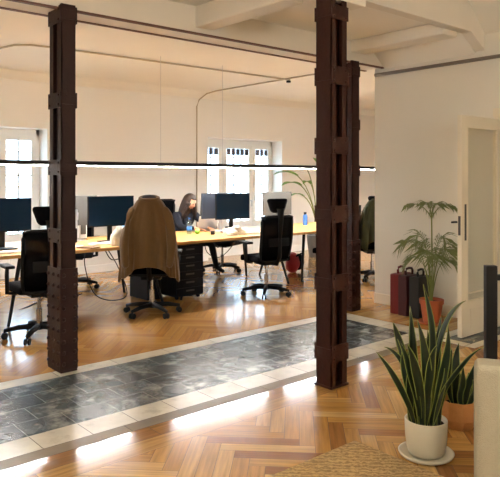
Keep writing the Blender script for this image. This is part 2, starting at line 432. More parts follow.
window(1, 1.99, 3.85, [(2.12, 2.48), (2.66, 3.16), (3.34, 3.72)], (2, 3, 2))
window(2, 6.86, 8.72, [(6.98, 7.33), (7.53, 8.09), (8.27, 8.60)], (2, 3, 2))
# balcony outside with a shrub and far facade
bal = struct(MB().box((5.3, 10.25, -.08), (8.4, 1.4, .16)).build('balcony', M['concrete']))
rl = MB()
for i in range(70): rl.cyl((1.3+i*.115, 10.85, .0), (1.3+i*.115, 10.85, 1.0), .008, seg=6)
rl.box((5.3, 10.85, 1.0), (8.2, .05, .03)).build('balcony_railing', M['concrete'], bal)
sh = thing('potted_shrub', 'bright green shrub seen out on the balcony through the left window', 'plant', (3.42, 10.2, 0))
MB().lathe([(.001, .0), (.14, 0), (.18, .38), (.165, .38), (.15, .33), (.001, .33)]).build('pot', M['terracotta'], sh, smooth=False)
f = MB()
for i in range(170):
    a = random.uniform(0, 2*PI); z = random.uniform(.5, 1.15); rr = random.uniform(.05, .26)*(1-abs(z-.85)*1.1)
    f.ball((rr*math.cos(a), rr*math.sin(a), z), .045, (1, .5, .8), 6, 4, Matrix.Rotation(a, 4, 'Z'))
f.cyl((0, 0, .32), (0, 0, .7), .02)
f.build('foliage', M['shrub'], sh)

# ------------------------------------------------------------------ iron pillars
def pillar(loc, rz, a, b, ztop, battens, lowplate, m, label, cap=None):
    """two rolled channels: webs on +-Y (width a), battened on +-X (depth b)"""
    r = thing('iron_pillar', label, 'pillar', loc, rz, 'riveted iron pillars')
    t = .012; fl_ = b*.30
    for s in (-1, 1):
        c = MB().box((0, s*(b/2-t/2), ztop/2), (a, t, ztop))
        for q_ in (-1, 1): c.box((q_*(a/2-t/2), s*(b/2-fl_/2), ztop/2), (t, fl_, ztop))
        c.build('channel', m, r, bevel=.002)
    MB().box((0, 0, ztop/2), (.014, b-.03, ztop)).build('core_plate', m, r)
    for z, h in battens:
        p = MB()
        for q_ in (-1, 1):
            p.box((q_*(a/2+.005), 0, z), (.012, b+.012, h))
            for yy in (-b*.36, b*.36):
                for zz in (-h*.3, h*.3): p.ball((q_*(a/2+.012), yy, z+zz), .010, (.8, 1, 1), 8, 6)
        for q_ in (-1, 1):
            p.box((0, q_*(b/2+.003), z), (a+.012, .008, h*.55))
        p.build('batten_plate', m, r, bevel=.002)
    if lowplate:
        z0, z1 = .02, lowplate
        p = MB()
        for q_ in (-1, 1):
            p.box((q_*(a/2+.007), 0, (z0+z1)/2), (.014, b+.02, z1-z0)).box((0, q_*(b/2+.006), (z0+z1)/2), (a+.02, .014, z1-z0))
        k = z0+.05
        while k < z1:
            for q_ in (-1, 1):
                for yy in (-b*.42, 0, b*.42): p.ball((q_*(a/2+.014), yy, k), .016, (1.1, 1, 1), 8, 6)
                for xx in (-a*.38, a*.38): p.ball((xx, q_*(b/2+.013), k), .016, (1, 1.1, 1), 8, 6)
            k += .085
        p.build('riveted_sleeve', m, r, bevel=.002)
    MB().box((0, 0, .010), (a+.02, b+.02, .016)).build('base_plate', m, r, bevel=.003)
    return r
bt = [(.95+i*.52, .105) for i in range(-1, 4)]
pillar((2.10, 4.70, .002), 0, .116, .22, 2.84, [(1.05, .11), (1.58, .12), (2.10, .12), (2.76, .13)], .80, M['iron'], 'riveted iron pillar at far left, in front of the desk row')
pillar((5.52, 4.70, .002), 0, .124, .22, 2.82, [(1.05, .11), (1.58, .12), (2.10, .12), (2.70, .12)], .80, M['iron2'], 'farther iron pillar seen just behind the tall foreground one')
p2 = pillar((3.415, 3.065, .002), PI/2, .146, .17, 2.775, [(.25, .12), (.75, .12), (1.24, .12), (1.73, .12), (2.23, .13), (2.68, .10)], 0, M['iron2'], 'tall dark red iron pillar at centre, nearest to the camera')
MB().box((0, .078, 3.03), (.146, .012, .53)).box((-.067, .058, 3.03), (.012, .05, .53)).box((.067, .058, 3.03), (.012, .05, .53)).build('upper_channel', M['iron2'], p2)
struct(MB().box((3.54, 3.06, 2.87), (.34, .15, .19)).build('trim_2', M['beam'], bevel=.01))

# ------------------------------------------------------------------ conduits
def pipe(name, pts, r, m, label):
    return tag(MB().tube(pts, r, 8).build(name, m, smooth=True), label, 'pipe')
pipe('ceiling_conduit', [(2.55, 8.9, 3.03), (2.6, 7.5, 3.03), (2.66, 7.25, 3.03), (2.8, 7.12, 3.03), (3.1, 7.08, 3.03), (6.86, 7.02, 3.03)], .012, M['pipe'], 'long thin cream conduit running along the office ceiling above the desks')
MB().box((6.83, 7.02, 3.0), (.05, .05, .03)).build('junction', M['black'], bpy.data.objects['ceiling_conduit'])
pipe('ceiling_conduit', [(6.60, YB-.02, .1), (6.60, YB-.02, 2.78), (6.63, YB-.05, 2.90), (6.70, YB-.18, 3.0), (6.74, 8.75, 3.03), (6.76, 6.0, 3.03), (6.8, 5.0, 3.03)], .012, M['pipe'], 'conduit climbing the back wall beside the right window and crossing the ceiling')
pp = pipe('wall_pipe', [(XW-.022, Y0+.05, 2.735), (XW-.022, 4.74, 2.735)], .020, M['pipedark'], 'horizontal pipe high on the right wall above the palm')

# ------------------------------------------------------------------ linear LED lamp
XL0, XL1 = .4, 10.2; YL = 6.8; ZL = 1.67
led = thing('linear_lamp', 'long black linear lamp with white glowing underside hung above the desks', 'lamp', (0, YL, 0))
MB().box(((XL0+XL1)/2, 0, ZL), (XL1-XL0, .06, .05)).build('housing', M['blackmetal'], led)
MB().box(((XL0+XL1)/2, 0, ZL-.028), (XL1-XL0-.02, .05, .006)).build('diffuser', M['led'], led)
MB().box(((XL0+XL1)/2, 0, ZL+.0235), (XL1-XL0-.02, .03, .004)).build('top_fill_strip', M['topfill'], led)  # added upward glow, unseen from below, to brighten the office ceiling
for x in (1.2, 4.35, 5.35, 8.0, 9.8):
    MB().cyl((x, 0, ZL+.02), (x, 0, ZC), .0025, seg=6).build('suspension_wire', M['silver'], led)

# ------------------------------------------------------------------ desks
DY0, DY1 = 6.2, 7.5
def make_desk():
    L_ = 2.096
    r = thing('desk', '', 'desk')
    MB().box((0, 0, .7225), (L_, DY1-DY0, .035)).build('tabletop', M['desk'], r, bevel=.004)
    MB().box((0, -.3, .692), (L_-.3, .04, .024)).box((0, .3, .692), (L_-.3, .04, .024)).build('rail', M['blackmetal'], r)
    for sx in (-1, 1):
        for sy in (-1, 1):
            MB().cyl((sx*(L_/2-.30), sy*.34, .695), (sx*(L_/2-.13), sy*.46, .0), .022, .016, 10).build('leg', M['blackmetal'], r)
    return r
dk = make_desk()
dl = ['pale birch desk with the leftmost screen, in front of the left window', 'pale birch desk behind the chair draped with the brown coat',
      'pale birch desk where the person works, under the right window', 'pale birch desk end seen past the two right pillars']
dxs = [1.0, 3.1, 5.2, 7.3]
for i, x in enumerate(dxs):
    o = dk if i == 0 else copy_tree(dk)
    place(o, (x+.10, (DY0+DY1)/2, 0), 0, dl[i], 'birch desks in a row')
DT = .74

# ------------------------------------------------------------------ monitors
def make_monitor(name, w=.60, h=.36, zc=.365, shell='black', scr='screen'):
    r = thing(name, '', 'monitor')
    MB().box((0, .012, zc), (w, .028, h), bev=.004).build('casing', M[shell], r)
    MB().box((0, -.0035, zc+.004), (w-.012, .003, h-.022)).build('screen', M[scr], r)
    MB().box((0, .05, .20), (.06, .025, .36)).box((0, .03, .30), (.09, .04, .09)).build('neck', M['silver' if shell != 'black' else 'black'], r, bevel=.004)
    MB().box((0, .03, .006), (.26, .19, .012)).build('foot', M['silver' if shell != 'black' else 'black'], r, bevel=.003)
    return r
m1 = make_monitor('monitor')
place(m1, (2.36, 6.75, DT), 0, 'dark monitor facing us at the far left edge beside the left window', 'dark screens on the near side')
o = copy_tree(m1); place(o, (3.63, 6.75, DT), 0, 'dark wide monitor facing us left of the brown coat', 'dark screens on the near side')
o = copy_tree(m1); place(o, (5.54, 6.80, DT), 0, 'dark navy monitor facing us in front of the right window', 'dark screens on the near side')
m2 = make_monitor('monitor', shell='monback')
m3 = make_monitor('monitor', shell='monnavy')
gm = 'grey monitors turned away'
place(m2, (3.32, 7.13, DT), PI, 'back of a grey monitor partly hidden by the left pillar', gm)
o = m3; place(o, (5.50, 7.09, DT), PI, 'monitor seen from behind, overlapped by the dark navy screen', gm)
o = copy_tree(m2); place(o, (6.67, 7.12, DT), PI, 'grey monitor back rising above the headrest of the netted chair', gm)
o = copy_tree(m1); place(o, (7.9, 6.8, DT), 0, 'dark monitor on the desk end beyond the pillars', 'dark screens on the near side')

# desktop tower and small stuff
t = thing('computer_tower', 'slim white computer tower standing on the desk beside the left pillar', 'computer', (3.52, 7.38, DT))
MB().box((0, 0, .185), (.10, .22, .36), bev=.008).build('case', M['white'], t)
MB().box((0, -.112, .16), (.07, .004, .20)).build('front_panel', M['monback'], t)
MB().box((0, 0, .0035), (.11, .2, .007)).build('feet', M['black'], t)
def make_laptop(scr, shell='aluminium'):
    r = thing('laptop', '', 'laptop')
    MB().box((0, 0, .009), (.32, .22, .016), bev=.004).build('body', M[shell], r)
    MB().box((0, .02, .0178), (.27, .10, .002)).build('keyboard', M['black'], r)
    R = Matrix.Rotation(-.28, 4, 'X')
    MB().box((0, .142, .118), (.32, .008, .215), R=R, bev=.003).build('lid', M[shell], r)
    MB().box((0, .137, .117), (.30, .002, .195), R=R).build('screen', M[scr], r)
    return r
l1 = make_laptop('bluescreen'); place(l1, (3.92, 6.62, DT), -.15, 'open laptop with bright blue screen half hidden by the brown coat')
l2 = make_laptop('screen'); place(l2, (5.42, 7.35, DT), PI-.1, 'silver laptop open in front of the person in navy')
def keyboard(loc, rz, label):
    r = thing('keyboard', label, 'keyboard', loc, rz, 'keyboards on the desks')
    MB().box((0, 0, .008), (.43, .12, .014), bev=.004).build('base', M['white'], r)
    k = MB()
    for i in range(14):
        for j in range(5): k.box((-.19+i*.0292, -.045+j*.0225, .018), (.024, .018, .006))
    k.build('keys', M['paper'], r)
keyboard((2.36, 6.42, DT), .05, 'white keyboard below the leftmost dark monitor')
keyboard((5.72, 6.50, DT), -.05, 'white keyboard below the navy monitor in front of the window')
keyboard((3.47, 6.545, DT), 0, 'white keyboard below the monitor left of the coat')
def mouse(loc, label):
    m_ = MB().ball((0, 0, .0), .03, (1, 1.7, .9), 14, 8); 
    for v in m_.bm.verts:
        if v.co.z < 0: v.co.z = 0
    o = m_.build('computer_mouse', M['black'], smooth=True, loc=loc); tag(o, label, 'mouse', 'computer mice')
mouse((6.08, 6.50, DT), 'small black mouse on the desk left of the netted chair')
mouse((3.80, 6.38, DT), 'small black mouse beside the laptop with blue screen')
def papers(loc, rz, n, label, w=.21, d=.297):
    r = MB(); rn = random.Random(n)
    for i in range(n): r.box((rn.uniform(-.02, .02), rn.uniform(-.02, .02), .001+i*.002), (w, d, .0018), rz=rn.uniform(-.25, .25))
    o = r.build('paper_stack', M['paper'], loc=loc); o.rotation_euler.z = rz; tag(o, label, 'papers', 'loose papers')
papers((3.0, 6.6, DT), .4, 4, 'loose white papers on the desk right of the left pillar')
papers((6.35, 6.7, DT), 1.2, 3, 'white papers on the desk behind the netted chair')
papers((1.95, 6.5, DT), .2, 3, 'white papers on the desk at the far left edge')
papers((7.35, 6.5, DT), .9, 3, 'white papers on the desk just left of the tall pillar')
nb = MB().box((0, 0, .008), (.15, .21, .014), bev=.002).build('notebook', mat('brown_cover', srgb(120, 84, 50), .6), loc=(3.12, 6.32, DT)); nb.rotation_euler.z = .5; tag(nb, 'brown notebook lying at the desk edge beside the papers', 'notebook')
# clear bottle by the person
b = thing('water_bottle', 'clear plastic water bottle with blue label left of the person', 'bottle', (4.92, 6.98, DT))
MB().lathe([(.001, 0), (.033, 0), (.035, .01), (.035, .13), (.028, .165), (.013, .19), (.013, .205), (.001, .205)]).build('body', M['clearbottle'], b, smooth=True)
MB().lathe([(.0355, .05), (.0360, .05), (.0360, .10), (.0355, .10)]).build('label_band', M['label'], b, smooth=True)
MB().cyl((0, 0, .2), (0, 0, .222), .015).build('cap', M['bluebottle'], b)
b = thing('water_bottle', 'solid blue drinking bottle on the desk beside the tall pillar', 'bottle', (7.28, 7.1, DT))
MB().lathe([(.001, 0), (.035, 0), (.037, .01), (.037, .14), (.03, .165), (.02, .175), (.001, .175)]).build('body', M['bluebottle'], b, smooth=True)
MB().cyl((0, 0, .17), (0, 0, .21), .024).build('cap', M['black'], b)
ap = MB().lathe([(.001, .008), (.02, 0), (.034, .02), (.036, .04), (.026, .062), (.010, .062), (.001, .054)]).build('apple', M['apple'], smooth=True, loc=(5.02, 6.93, DT)); tag(ap, 'green apple on the desk beside the clear bottle', 'fruit')
MB().cyl((0, 0, .05), (.004, 0, .078), .0018).build('stem', M['soil'], ap)
mg = thing('mug', 'small dark mug on the desk in front of the person', 'mug', (5.12, 6.72, DT))
MB().lathe([(.001, 0), (.026, 0), (.028, .05), (.025, .05), (.023, .006), (.001, .006)], seg=20).build('cup', M['black'], mg, smooth=True)
MB().tube([(.026, 0, .01), (.042, 0, .018), (.042, 0, .034), (.027, 0, .042)], .004).build('handle', M['black'], mg, smooth=True)
# crumpled clear-white bag
pb = MB().ball((0, 0, .0), .12, (1.5, .8, .75), 30, 18)
for v in pb.bm.verts:
    n_ = noise.noise(v.co*16)*.035+noise.noise(v.co*34)*.018
    v.co += v.co.normalized()*n_; v.co.z = max(0, v.co.z+.02)
pb = pb.build('plastic_bag', M['whitecloth'], smooth=False, loc=(5.32, 6.50, DT)); tag(pb, 'crumpled white plastic bag at the desk edge below the navy monitor', 'bag')
# white cloth by the coat chair
wc = MB().ball((0, 0, 0), .13, (1.0, .9, 1.3), 26, 18)
for v in wc.bm.verts:
    v.co += v.co.normalized()*noise.noise(v.co*11)*.04; v.co.z = max(0, v.co.z+.08)
wc = wc.build('cloth_bundle', M['whitecloth'], smooth=True, loc=(3.50, 6.33, DT)); wc.scale = (.75, .7, .85); tag(wc, 'off-white cloth bundle on the desk pressed against the brown coat', 'cloth')

# ------------------------------------------------------------------ drawer unit
dc = thing('drawer_cabinet', 'dark six-drawer cabinet under the desk beneath the person', 'cabinet', (4.50, 6.66, 0))
MB().box((0, 0, .355), (.42, .56, .62)).build('carcass', M['drawer'], dc, bevel=.003)
for k in range(6):
    z = .10+k*.1015
    d_ = MB().box((0, -.286, z), (.40, .014, .094)).build('drawer', M['drawer'], dc, bevel=.002)
    MB().box((0, -.297, z+.012), (.12, .01, .018)).build('handle', M['monback'], d_)
for sx in (-1, 1):
    for sy in (-1, 1): MB().cyl((sx*.16, sy*.22, .03), (sx*.16+.02, sy*.22, .03), .028).cyl((sx*.16, sy*.22, .03), (sx*.16, sy*.22, .05), .01).build('castor', M['black'], dc)
# computer box beside it
cb = thing('computer_tower', 'black computer tower on the floor left of the drawer cabinet', 'computer', (4.12, 6.80, 0))
MB().box((0, 0, .21), (.19, .42, .40), bev=.006).build('case', M['black'], cb)
MB().box((0, -.212, .18), (.13, .006, .22)).build('front_panel', M['drawer'], cb)

# ------------------------------------------------------------------ office chairs (face +Y)
def make_chair(headrest=True, ztop=1.01, name='office_chair'):
    r = thing(name, '', 'chair')
    MB().cyl((0, 0, .075), (0, 0, .13), .045, .035).build('hub', M['black'], r, smooth=False)
    for k in range(5):
        a = 2*PI*k/5+.3; c, s = math.cos(a), math.sin(a)
        L_ = MB().tube([(c*.03, s*.03, .105), (c*.18, s*.18, .10), (c*.31, s*.31, .078)], [.030, .024, .018], 8).build('star_leg', M['black'], r, smooth=True)
        u = V((-s, c, 0)); p = V((c*.305, s*.305, .03))
        cs = MB()
        for q_ in (-1, 1): cs.cyl(p+u*q_*.010, p+u*q_*.026, .030, seg=16)
        cs.cyl(p+V((0, 0, .02)), p+V((0, 0, .055)), .010)
        cs.build('castor', M['black'], L_)
    MB().cyl((0, 0, .12), (0, 0, .27), .028).cyl((0, 0, .27), (0, 0, .42), .016).build('gas_column', M['chrome'], r, smooth=False)
    MB().box((0, 0, .42), (.22, .26, .05), bev=.012).cyl((.1, .05, .42), (.24, .05, .41), .008).build('mechanism', M['black'], r)
    st = MB().box((0, .03, .48), (.49, .47, .085), bev=.035)
    for v in st.bm.verts:
        if v.co.y > .2: v.co.z -= (v.co.y-.2)*.25
    st.build('seat', M['fabric'], r, smooth=True, sub=1)
    # back: curved netting in a frame
    def bp(u, z):   # u -1..1
        w_ = .225-.012*max(0, (.80-z)/.27)**3
        return V((u*w_, -.245-.04*math.sin((z-.50)*4.2)+.045*u*u-(z-.55)*.05, z))
    zs = [.47+i*(ztop-.47)/10 for i in range(11)]
    n = MB(); n.rings([[bp(-1+2*j/8, z) for j in range(9)] for z in zs]); n.build('backrest_netting', M['netting'], r, smooth=True, solid=.008)
    loop = [bp(-1, z) for z in zs]+[bp(-1+2*j/8, zs[-1])+V((0, 0, .012)) for j in range(1, 8)]+[bp(1, z) for z in zs[::-1]]+[bp(1-2*j/8, zs[0])-V((0, 0, .01)) for j in range(1, 8)]
    loop.append(loop[0]); loop.append(loop[1])
    MB().tube(loop, .016, 8).build('backrest_frame', M['black'], r, smooth=True)
    MB().tube([(0, -.05, .42), (0, -.25, .43), (0, -.315, .52), (0, -.325, .75)], [.03, .03, .026, .022], 8).box((0, -.30, .70), (.30, .018, .10), bev=.008).build('spine', M['black'], r, smooth=True)
    for sx in (-1, 1):
        ar = MB().tube([(sx*.20, .02, .43), (sx*.285, .02, .44), (sx*.29, .02, .60), (sx*.285, .03, .67)], [.02, .022, .02, .018], 8).build('arm_post', M['black'], r, smooth=True)
        MB().box((sx*.285, .04, .685), (.085, .25, .03), bev=.012).build('arm_pad', M['black'], ar, smooth=True)
    if headrest:
        hr = MB().box((0, -.30, 1.155), (.28, .07, .175), bev=.033)
        for v in hr.bm.verts: v.co.y += abs(v.co.x)**2*2.2; v.co.x *= 1-4.5*max(0, 1.165-v.co.z)
        hr.build('headrest', M['fabric'], r, smooth=True)
        MB().tube([(0, -.325, .74), (0, -.345, 1.0), (0, -.335, 1.12)], [.02, .035, .05]).build('headrest_stem', M['black'], r, smooth=True)
    return r
ch = make_chair()
gc = 'black office chairs at the desks'
place(ch, (5.42, 5.98, 0), -.18, 'black netted office chair with headrest, back to us, under the right window', gc)
def mk(loc, rz, label): o = copy_tree(ch); return place(o, loc, rz, label, gc)
mk((2.36, 5.80, 0), -.08, 'black office chair at the far left, partly behind the left pillar')
mk((3.70, 5.96, 0), -.66, 'black office chair that carries the brown coat on its back')
mk((6.78, 6.0, 0), .3, 'black office chair almost hidden behind the tall foreground pillar')
mk((7.42, 5.86, 0), -.6, 'black office chair with the dark olive jacket beyond the farther pillar')
ch2 = make_chair(False, 1.15)
place(ch2, (5.30, 7.92, 0), PI+.12, 'black office chair without headrest that the person in navy sits on', gc)
def mk2(loc, rz, label): o = copy_tree(ch2); return place(o, loc, rz, label, gc)
mk2((3.78, 8.05, 0), PI-.5, 'black office chair across the desk, its base showing right of the left pillar')
mk2((6.25, 7.95, 0), PI+.4, 'black office chair across the desk, its base showing left of the netted chair')

# coats hung over chair backs
def coat(name, m, chair_loc, rz, label, width=.30, zt=1.27, zb=.44, seed=0):
    r = thing(name, label, 'jacket', chair_loc, rz)
    H_ = zt-zb
    prof = [(0, .085, .06), (.02, .115, .075), (.07, .15, .085), (.15, .185, .095), (.26, width*.80, .105), (.42, width*.88, .115), (.6, width*.94, .12), (.8, width*.98, .125), (.93, width*1.02, .13), (1.0, width*1.03, .13)]
    n = 96; rings = []
    for t, w_, d_ in prof:
        z = zt-t*H_; rg = []
        for k in range(n):
            a = 2*PI*k/n; c, s = math.cos(a), math.sin(a)
            f_ = 1+t*(.07*math.sin(5*a+1+seed+1.5*t)+.06*math.sin(11*a+2*t+seed)+.05*math.sin(19*a+seed))
            x = w_*math.copysign(abs(c)**.7, c)*(1+(f_-1)*.4); y = d_*math.copysign(abs(s)**.8, s)*(1+(f_-1)*2.6)-.28
            hem = t**4
            zz = z+hem*(-.05*abs(c)+.13*(1-abs(c))+.015*math.sin(9*a+seed))
            rg.append(V((x, y, zz)))
        rings.append(rg)
    MB().rings(rings, close=True, caps=False).build('body', m, r, smooth=True, solid=.010, sub=1)
    for sx in (-1, 1):
        w2 = width*.90
        s_ = MB().tube([(sx*.135, -.30, zt-.09), (sx*.20, -.345, zt-.17), (sx*w2*.88, -.375, zt-.32), (sx*w2*.93, -.40, zt-.50), (sx*w2*.86, -.405, zt-.66), (sx*w2*.84, -.40, zt-.73)], [.035, .055, .056, .050, .044, .042], 14)
        for v in s_.bm.verts: v.co += V((noise.noise(v.co*14)*.03, noise.noise(v.co*17+V((3, 1, 2)))*.03, 0))
        s_.build('sleeve', m, r, smooth=True, sub=1)
    col = [(.095*math.cos(a), -.28+.075*math.sin(a), zt-.008+.018*math.sin(a)) for a in [2*PI*k/20 for k in range(21)]]
    MB().tube(col, .022, 8).build('collar', m, r, smooth=True)
    MB().ball((0, -.27, zt-.005), .085, (1.0, .7, .45)).build('lining', M['lining'], r, smooth=True)
    return r
coat('brown_coat', M['coat'], (3.70, 5.96, 0), -.66, 'brown corduroy coat draped over an office chair back', .30, 1.29, .46)
coat('olive_jacket', M['olive'], (7.42, 5.86, 0), -.6, 'dark olive jacket hung on the chair beside the white wall corner', .29, 1.20, .50)

# ------------------------------------------------------------------ person
def person():
    r = thing('person', 'person with long brown hair and navy top leaning over a laptop', 'person', (5.31, 7.76, 0), 0)
    pts = dict(pelvis=(0, .05, .56), waist=(0, .0, .70), chest=(0, -.08, .86), upper=(0, -.13, .955), neck=(0, -.155, 1.02), nk2=(0, -.19, 1.07),
               shl=(-.155, -.12, .955), ell=(-.215, -.33, .80), wrl=(-.06, -.50, .785), shr=(.155, -.14, .955), elr=(.24, -.36, .80), wrr=(.12, -.54, .785),
               hpl=(-.09, .02, .54), knl=(-.12, -.40, .53), anl=(-.12, -.42, .12), tol=(-.12, -.56, .045),
               hpr=(.10, .0, .54), knr=(.42, -.20, .53), anr=(.60, -.10, .13), tor=(.70, -.17, .05))
    rad = dict(pelvis=.15, waist=.125, chest=.135, upper=.10, neck=.05, nk2=.048, shl=.065, ell=.045, wrl=.027, shr=.065, elr=.045, wrr=.027,
               hpl=.09, knl=.062, anl=.040, tol=.030, hpr=.09, knr=.062, anr=.040, tor=.030)
    ed = [('pelvis', 'waist'), ('waist', 'chest'), ('chest', 'upper'), ('upper', 'neck'), ('neck', 'nk2'), ('upper', 'shl'), ('shl', 'ell'), ('ell', 'wrl'), ('upper', 'shr'), ('shr', 'elr'), ('elr', 'wrr'),
          ('pelvis', 'hpl'), ('hpl', 'knl'), ('knl', 'anl'), ('anl', 'tol'), ('pelvis', 'hpr'), ('hpr', 'knr'), ('knr', 'anr'), ('anr', 'tor')]
    def skin(ptsd, radd, edges, root, sub=2):
        ks = list(ptsd); me = bpy.data.meshes.new('tmp'); me.from_pydata([ptsd[k] for k in ks], [(ks.index(a), ks.index(b_)) for a, b_ in edges], [])
        o = bpy.data.objects.new('tmp', me); C.objects.link(o)
        o.modifiers.new('skin', 'SKIN'); s = o.modifiers.new('s', 'SUBSURF'); s.levels = sub
        for i, k in enumerate(ks):
            rr = radd[k]; me.skin_vertices[0].data[i].radius = (rr, rr) if not isinstance(rr, tuple) else rr
            me.skin_vertices[0].data[i].use_root = (k == root)
        dg = bpy.context.evaluated_depsgraph_get(); dg.update()
        m2_ = bpy.data.meshes.new_from_object(o.evaluated_get(dg)); bpy.data.objects.remove(o)
        return m2_
    bm = bmesh.new(); bm.from_mesh(skin(pts, rad, ed, 'pelvis'))
    # hands: palm + four fingers + thumb each, fused in the same mesh
    def hand(wr, d, side):
        d = V(d).normalized(); u = V((0, 0, 1)).cross(d).normalized()*side; wr = V(wr); n0 = V((0, 0, 1))
        P = dict(w=wr-d*.03, p=wr+d*.045); Rr = dict(w=(.024, .02), p=(.036, .015)); E = [('w', 'p')]
        for i, (off, ln) in enumerate(((-.028, .066), (-.010, .076), (.010, .070), (.027, .054))):
            a = wr+d*.07+u*off; b_ = a+d*ln*.55-n0*.006; c_ = a+d*ln-n0*.020
            P['a%d' % i], P['b%d' % i], P['c%d' % i] = a, b_, c_
            for k in 'abc': Rr[k+str(i)] = .0085 if k != 'c' else .007
            E += [('p', 'a%d' % i), ('a%d' % i, 'b%d' % i), ('b%d' % i, 'c%d' % i)]
        P['t0'], P['t1'] = wr+d*.035-u*.038-n0*.006, wr+d*.07-u*.050-n0*.012; Rr['t0'] = .011; Rr['t1'] = .009; E += [('w', 't0'), ('t0', 't1')]
        m_ = skin(P, Rr, E, 'w'); bm.from_mesh(m_)
    hand(pts['wrl'], (.62, -.75, -.15), 1); hand(pts['wrr'], (-.05, -1, -.15), -1)
    # head, facing down and forward
    hc = V((0, -.235, 1.145)); R = (Matrix.Rotation(.45, 4, 'Z') @ Matrix.Rotation(.52, 4, 'X'))
    hb = bmesh.new(); bmesh.ops.create_uvsphere(hb, u_segments=28, v_segments=20, radius=1)
    for v in hb.verts:
        x, y, z = v.co
        w_ = .073*(1-.22*max(0, -z)**1.5); d_ = .092 if y > 0 else .088
        X, Y, Z = x*w_, y*d_*(1-.10*max(0, -z)), z*.112
        if y < 0:
            Y += -.020*math.exp(-((X/.012)**2+((Z+.010)/.022)**2))          # nose
            Y += .008*(math.exp(-(((abs(X)-.030)/.014)**2+((Z-.015)/.012)**2)))  # eye sockets
            Y += -.007*math.exp(-((X/.022)**2+((Z+.055)/.012)**2))          # lips
            Y += -.007*math.exp(-((X/.02)**2+((Z+.092)/.016)**2))           # chin
        v.co = hc+(R @ V((X, Y, Z)))
    tmp = bpy.data.meshes.new('h'); hb.to_mesh(tmp); hb.free(); bm.from_mesh(tmp)
    me = bpy.data.meshes.new('body'); 
    for f_ in bm.faces: f_.smooth = True
    bm.to_mesh(me); bm.free()
    o = bpy.data.objects.new('body', me); C.objects.link(o); o.parent = r
    for m_ in ('navy', 'skin', 'trousers', 'black'): me.materials.append(M[m_])
    for p in me.polygons:
        c = p.center
        if c.z > 1.025 or (c.y < -.46 and .7 < c.z < .84 and -.1 < c.x < .22): p.material_index = 1
        elif c.z < .1: p.material_index = 3
        elif c.z < .62 and not (c.z > .58 and c.y > -.06): p.material_index = 2
    for sx in (-1, 1):
        MB().ball(hc+(R @ V((sx*.029, -.079, .014))), .011, (1, .7, .6)).build('eye', M['eye'], r, smooth=True)
        MB().ball(hc+(R @ V((sx*.072, .008, -.005))), .022, (.35, .7, 1.1)).build('ear', M['skin'], r, smooth=True)
    MB().ball(hc+(R @ V((0, -.087, -.054))), .012, (1.2, .35, .4)).build('mouth', M['lips'], r, smooth=True)
    # hair cap and long fall on both sides
    h = MB().ball((0, 0, 0), 1, u=36, v=26)
    for v in h.bm.verts:
        x, y, z = v.co; front = max(0, -y)
        X, Y, Z = x*.086, y*.108+.012, z*.124+.010
        if y < -.25 and z < .55 and abs(x) < .82: Y = -.045+.03*z      # open at the face
        if z < -.1:
            drop = (-z-.1)*.22; Z -= drop; X *= 1+.15*(-z); 
            if y > -.2: Y += .0
        n_ = noise.noise(V((x*6, y*6, z*1.5)))*.008
        v.co = hc+(R @ V((X+n_, Y+n_, Z)))
    h.build('hair', M['hair'], r, smooth=True)
    for sx in (-1, 1):
        hh = MB()
        for k in range(9):
            t_ = k/8; a0 = hc+(R @ V((sx*(.070+.006*math.sin(k*2)), -.055+.10*t_, .02)))
            a1 = hc+V((sx*(.092+.01*math.sin(k)), -.02+.10*t_, -.10)); a2 = V((sx*(.10+.012*math.cos(k*3)), -.24+.12*t_, .93-.02*(k % 3)))
            hh.tube(bez(a0, a1, a2, 8), [.012, .016, .018, .018, .017, .014, .010, .004], 7)
        hh.build('hair_lock', M['hair'], r, smooth=True)
    return r
person()

# ------------------------------------------------------------------ bag and cables below the desks
bg = thing('backpack', 'red and black backpack on the floor under the desk right of the netted chair', 'bag', (7.02, 7.12, 0), .5)
sb = MB().ball((0, 0, .15), .16, (1.1, .7, 1.0), 26, 18)
for v in sb.bm.verts: v.co += v.co.normalized()*noise.noise(v.co*9)*.03; v.co.z = max(.0, v.co.z)
sb.build('body', M['redcloth'], bg, smooth=True)
sb = MB().ball((.10, -.06, .16), .13, (.9, .75, 1.0), 22, 14); 
for v in sb.bm.verts: v.co.z = max(.0, v.co.z)
sb.build('pocket', M['fabric'], bg, smooth=True)
MB().tube(bez((-.08, -.08, .27), (.05, -.25, .38), (.16, -.08, .2), 10), .014).build('strap', M['fabric'], bg, smooth=True)
def cable(pts, label, m='black', r=.006):
    P = []; 
    for i in range(len(pts)-1):
        a, b_ = V(pts[i]), V(pts[i+1]); pa = V(pts[max(i-1, 0)]); nb_ = V(pts[min(i+2, len(pts)-1)])
        for k in range(8):
            t = k/8; P.append(.5*((2*a)+(b_-pa)*t+(2*pa-5*a+4*b_-nb_)*t*t+(-pa+3*a-3*b_+nb_)*t**3))
    P.append(V(pts[-1])); o = MB().tube(P, r, 6).build('cable', M[m], smooth=True); tag(o, label, 'cable', 'loose cables under the desks')
cable([(3.42, 7.0, .695), (3.40, 6.98, .45), (3.5, 6.95, .12), (3.7, 6.9, .012), (3.95, 6.95, .05), (3.84, 6.98, .4), (3.66, 7.0, .695)], 'thin black cable loop hanging to the floor right of the left pillar')
cable([(3.45, 6.6, .70), (3.55, 6.6, .55), (3.72, 6.62, .58), (3.7, 6.62, .70)], 'short black cable loop just under the desk left of the coat')
cable([(5.55, 7.5, .70), (5.62, 7.52, .40), (5.9, 7.55, .30), (6.15, 7.52, .5), (6.2, 7.5, .70)], 'black cable sagging under the desk behind the drawer cabinet')
cable([(2.2, 6.9, .70), (2.25, 6.9, .3), (2.3, 6.95, .01), (2.9, 7.3, .008), (3.4, 8.0, .008)], 'black cable dropping to the floor below the leftmost monitor')

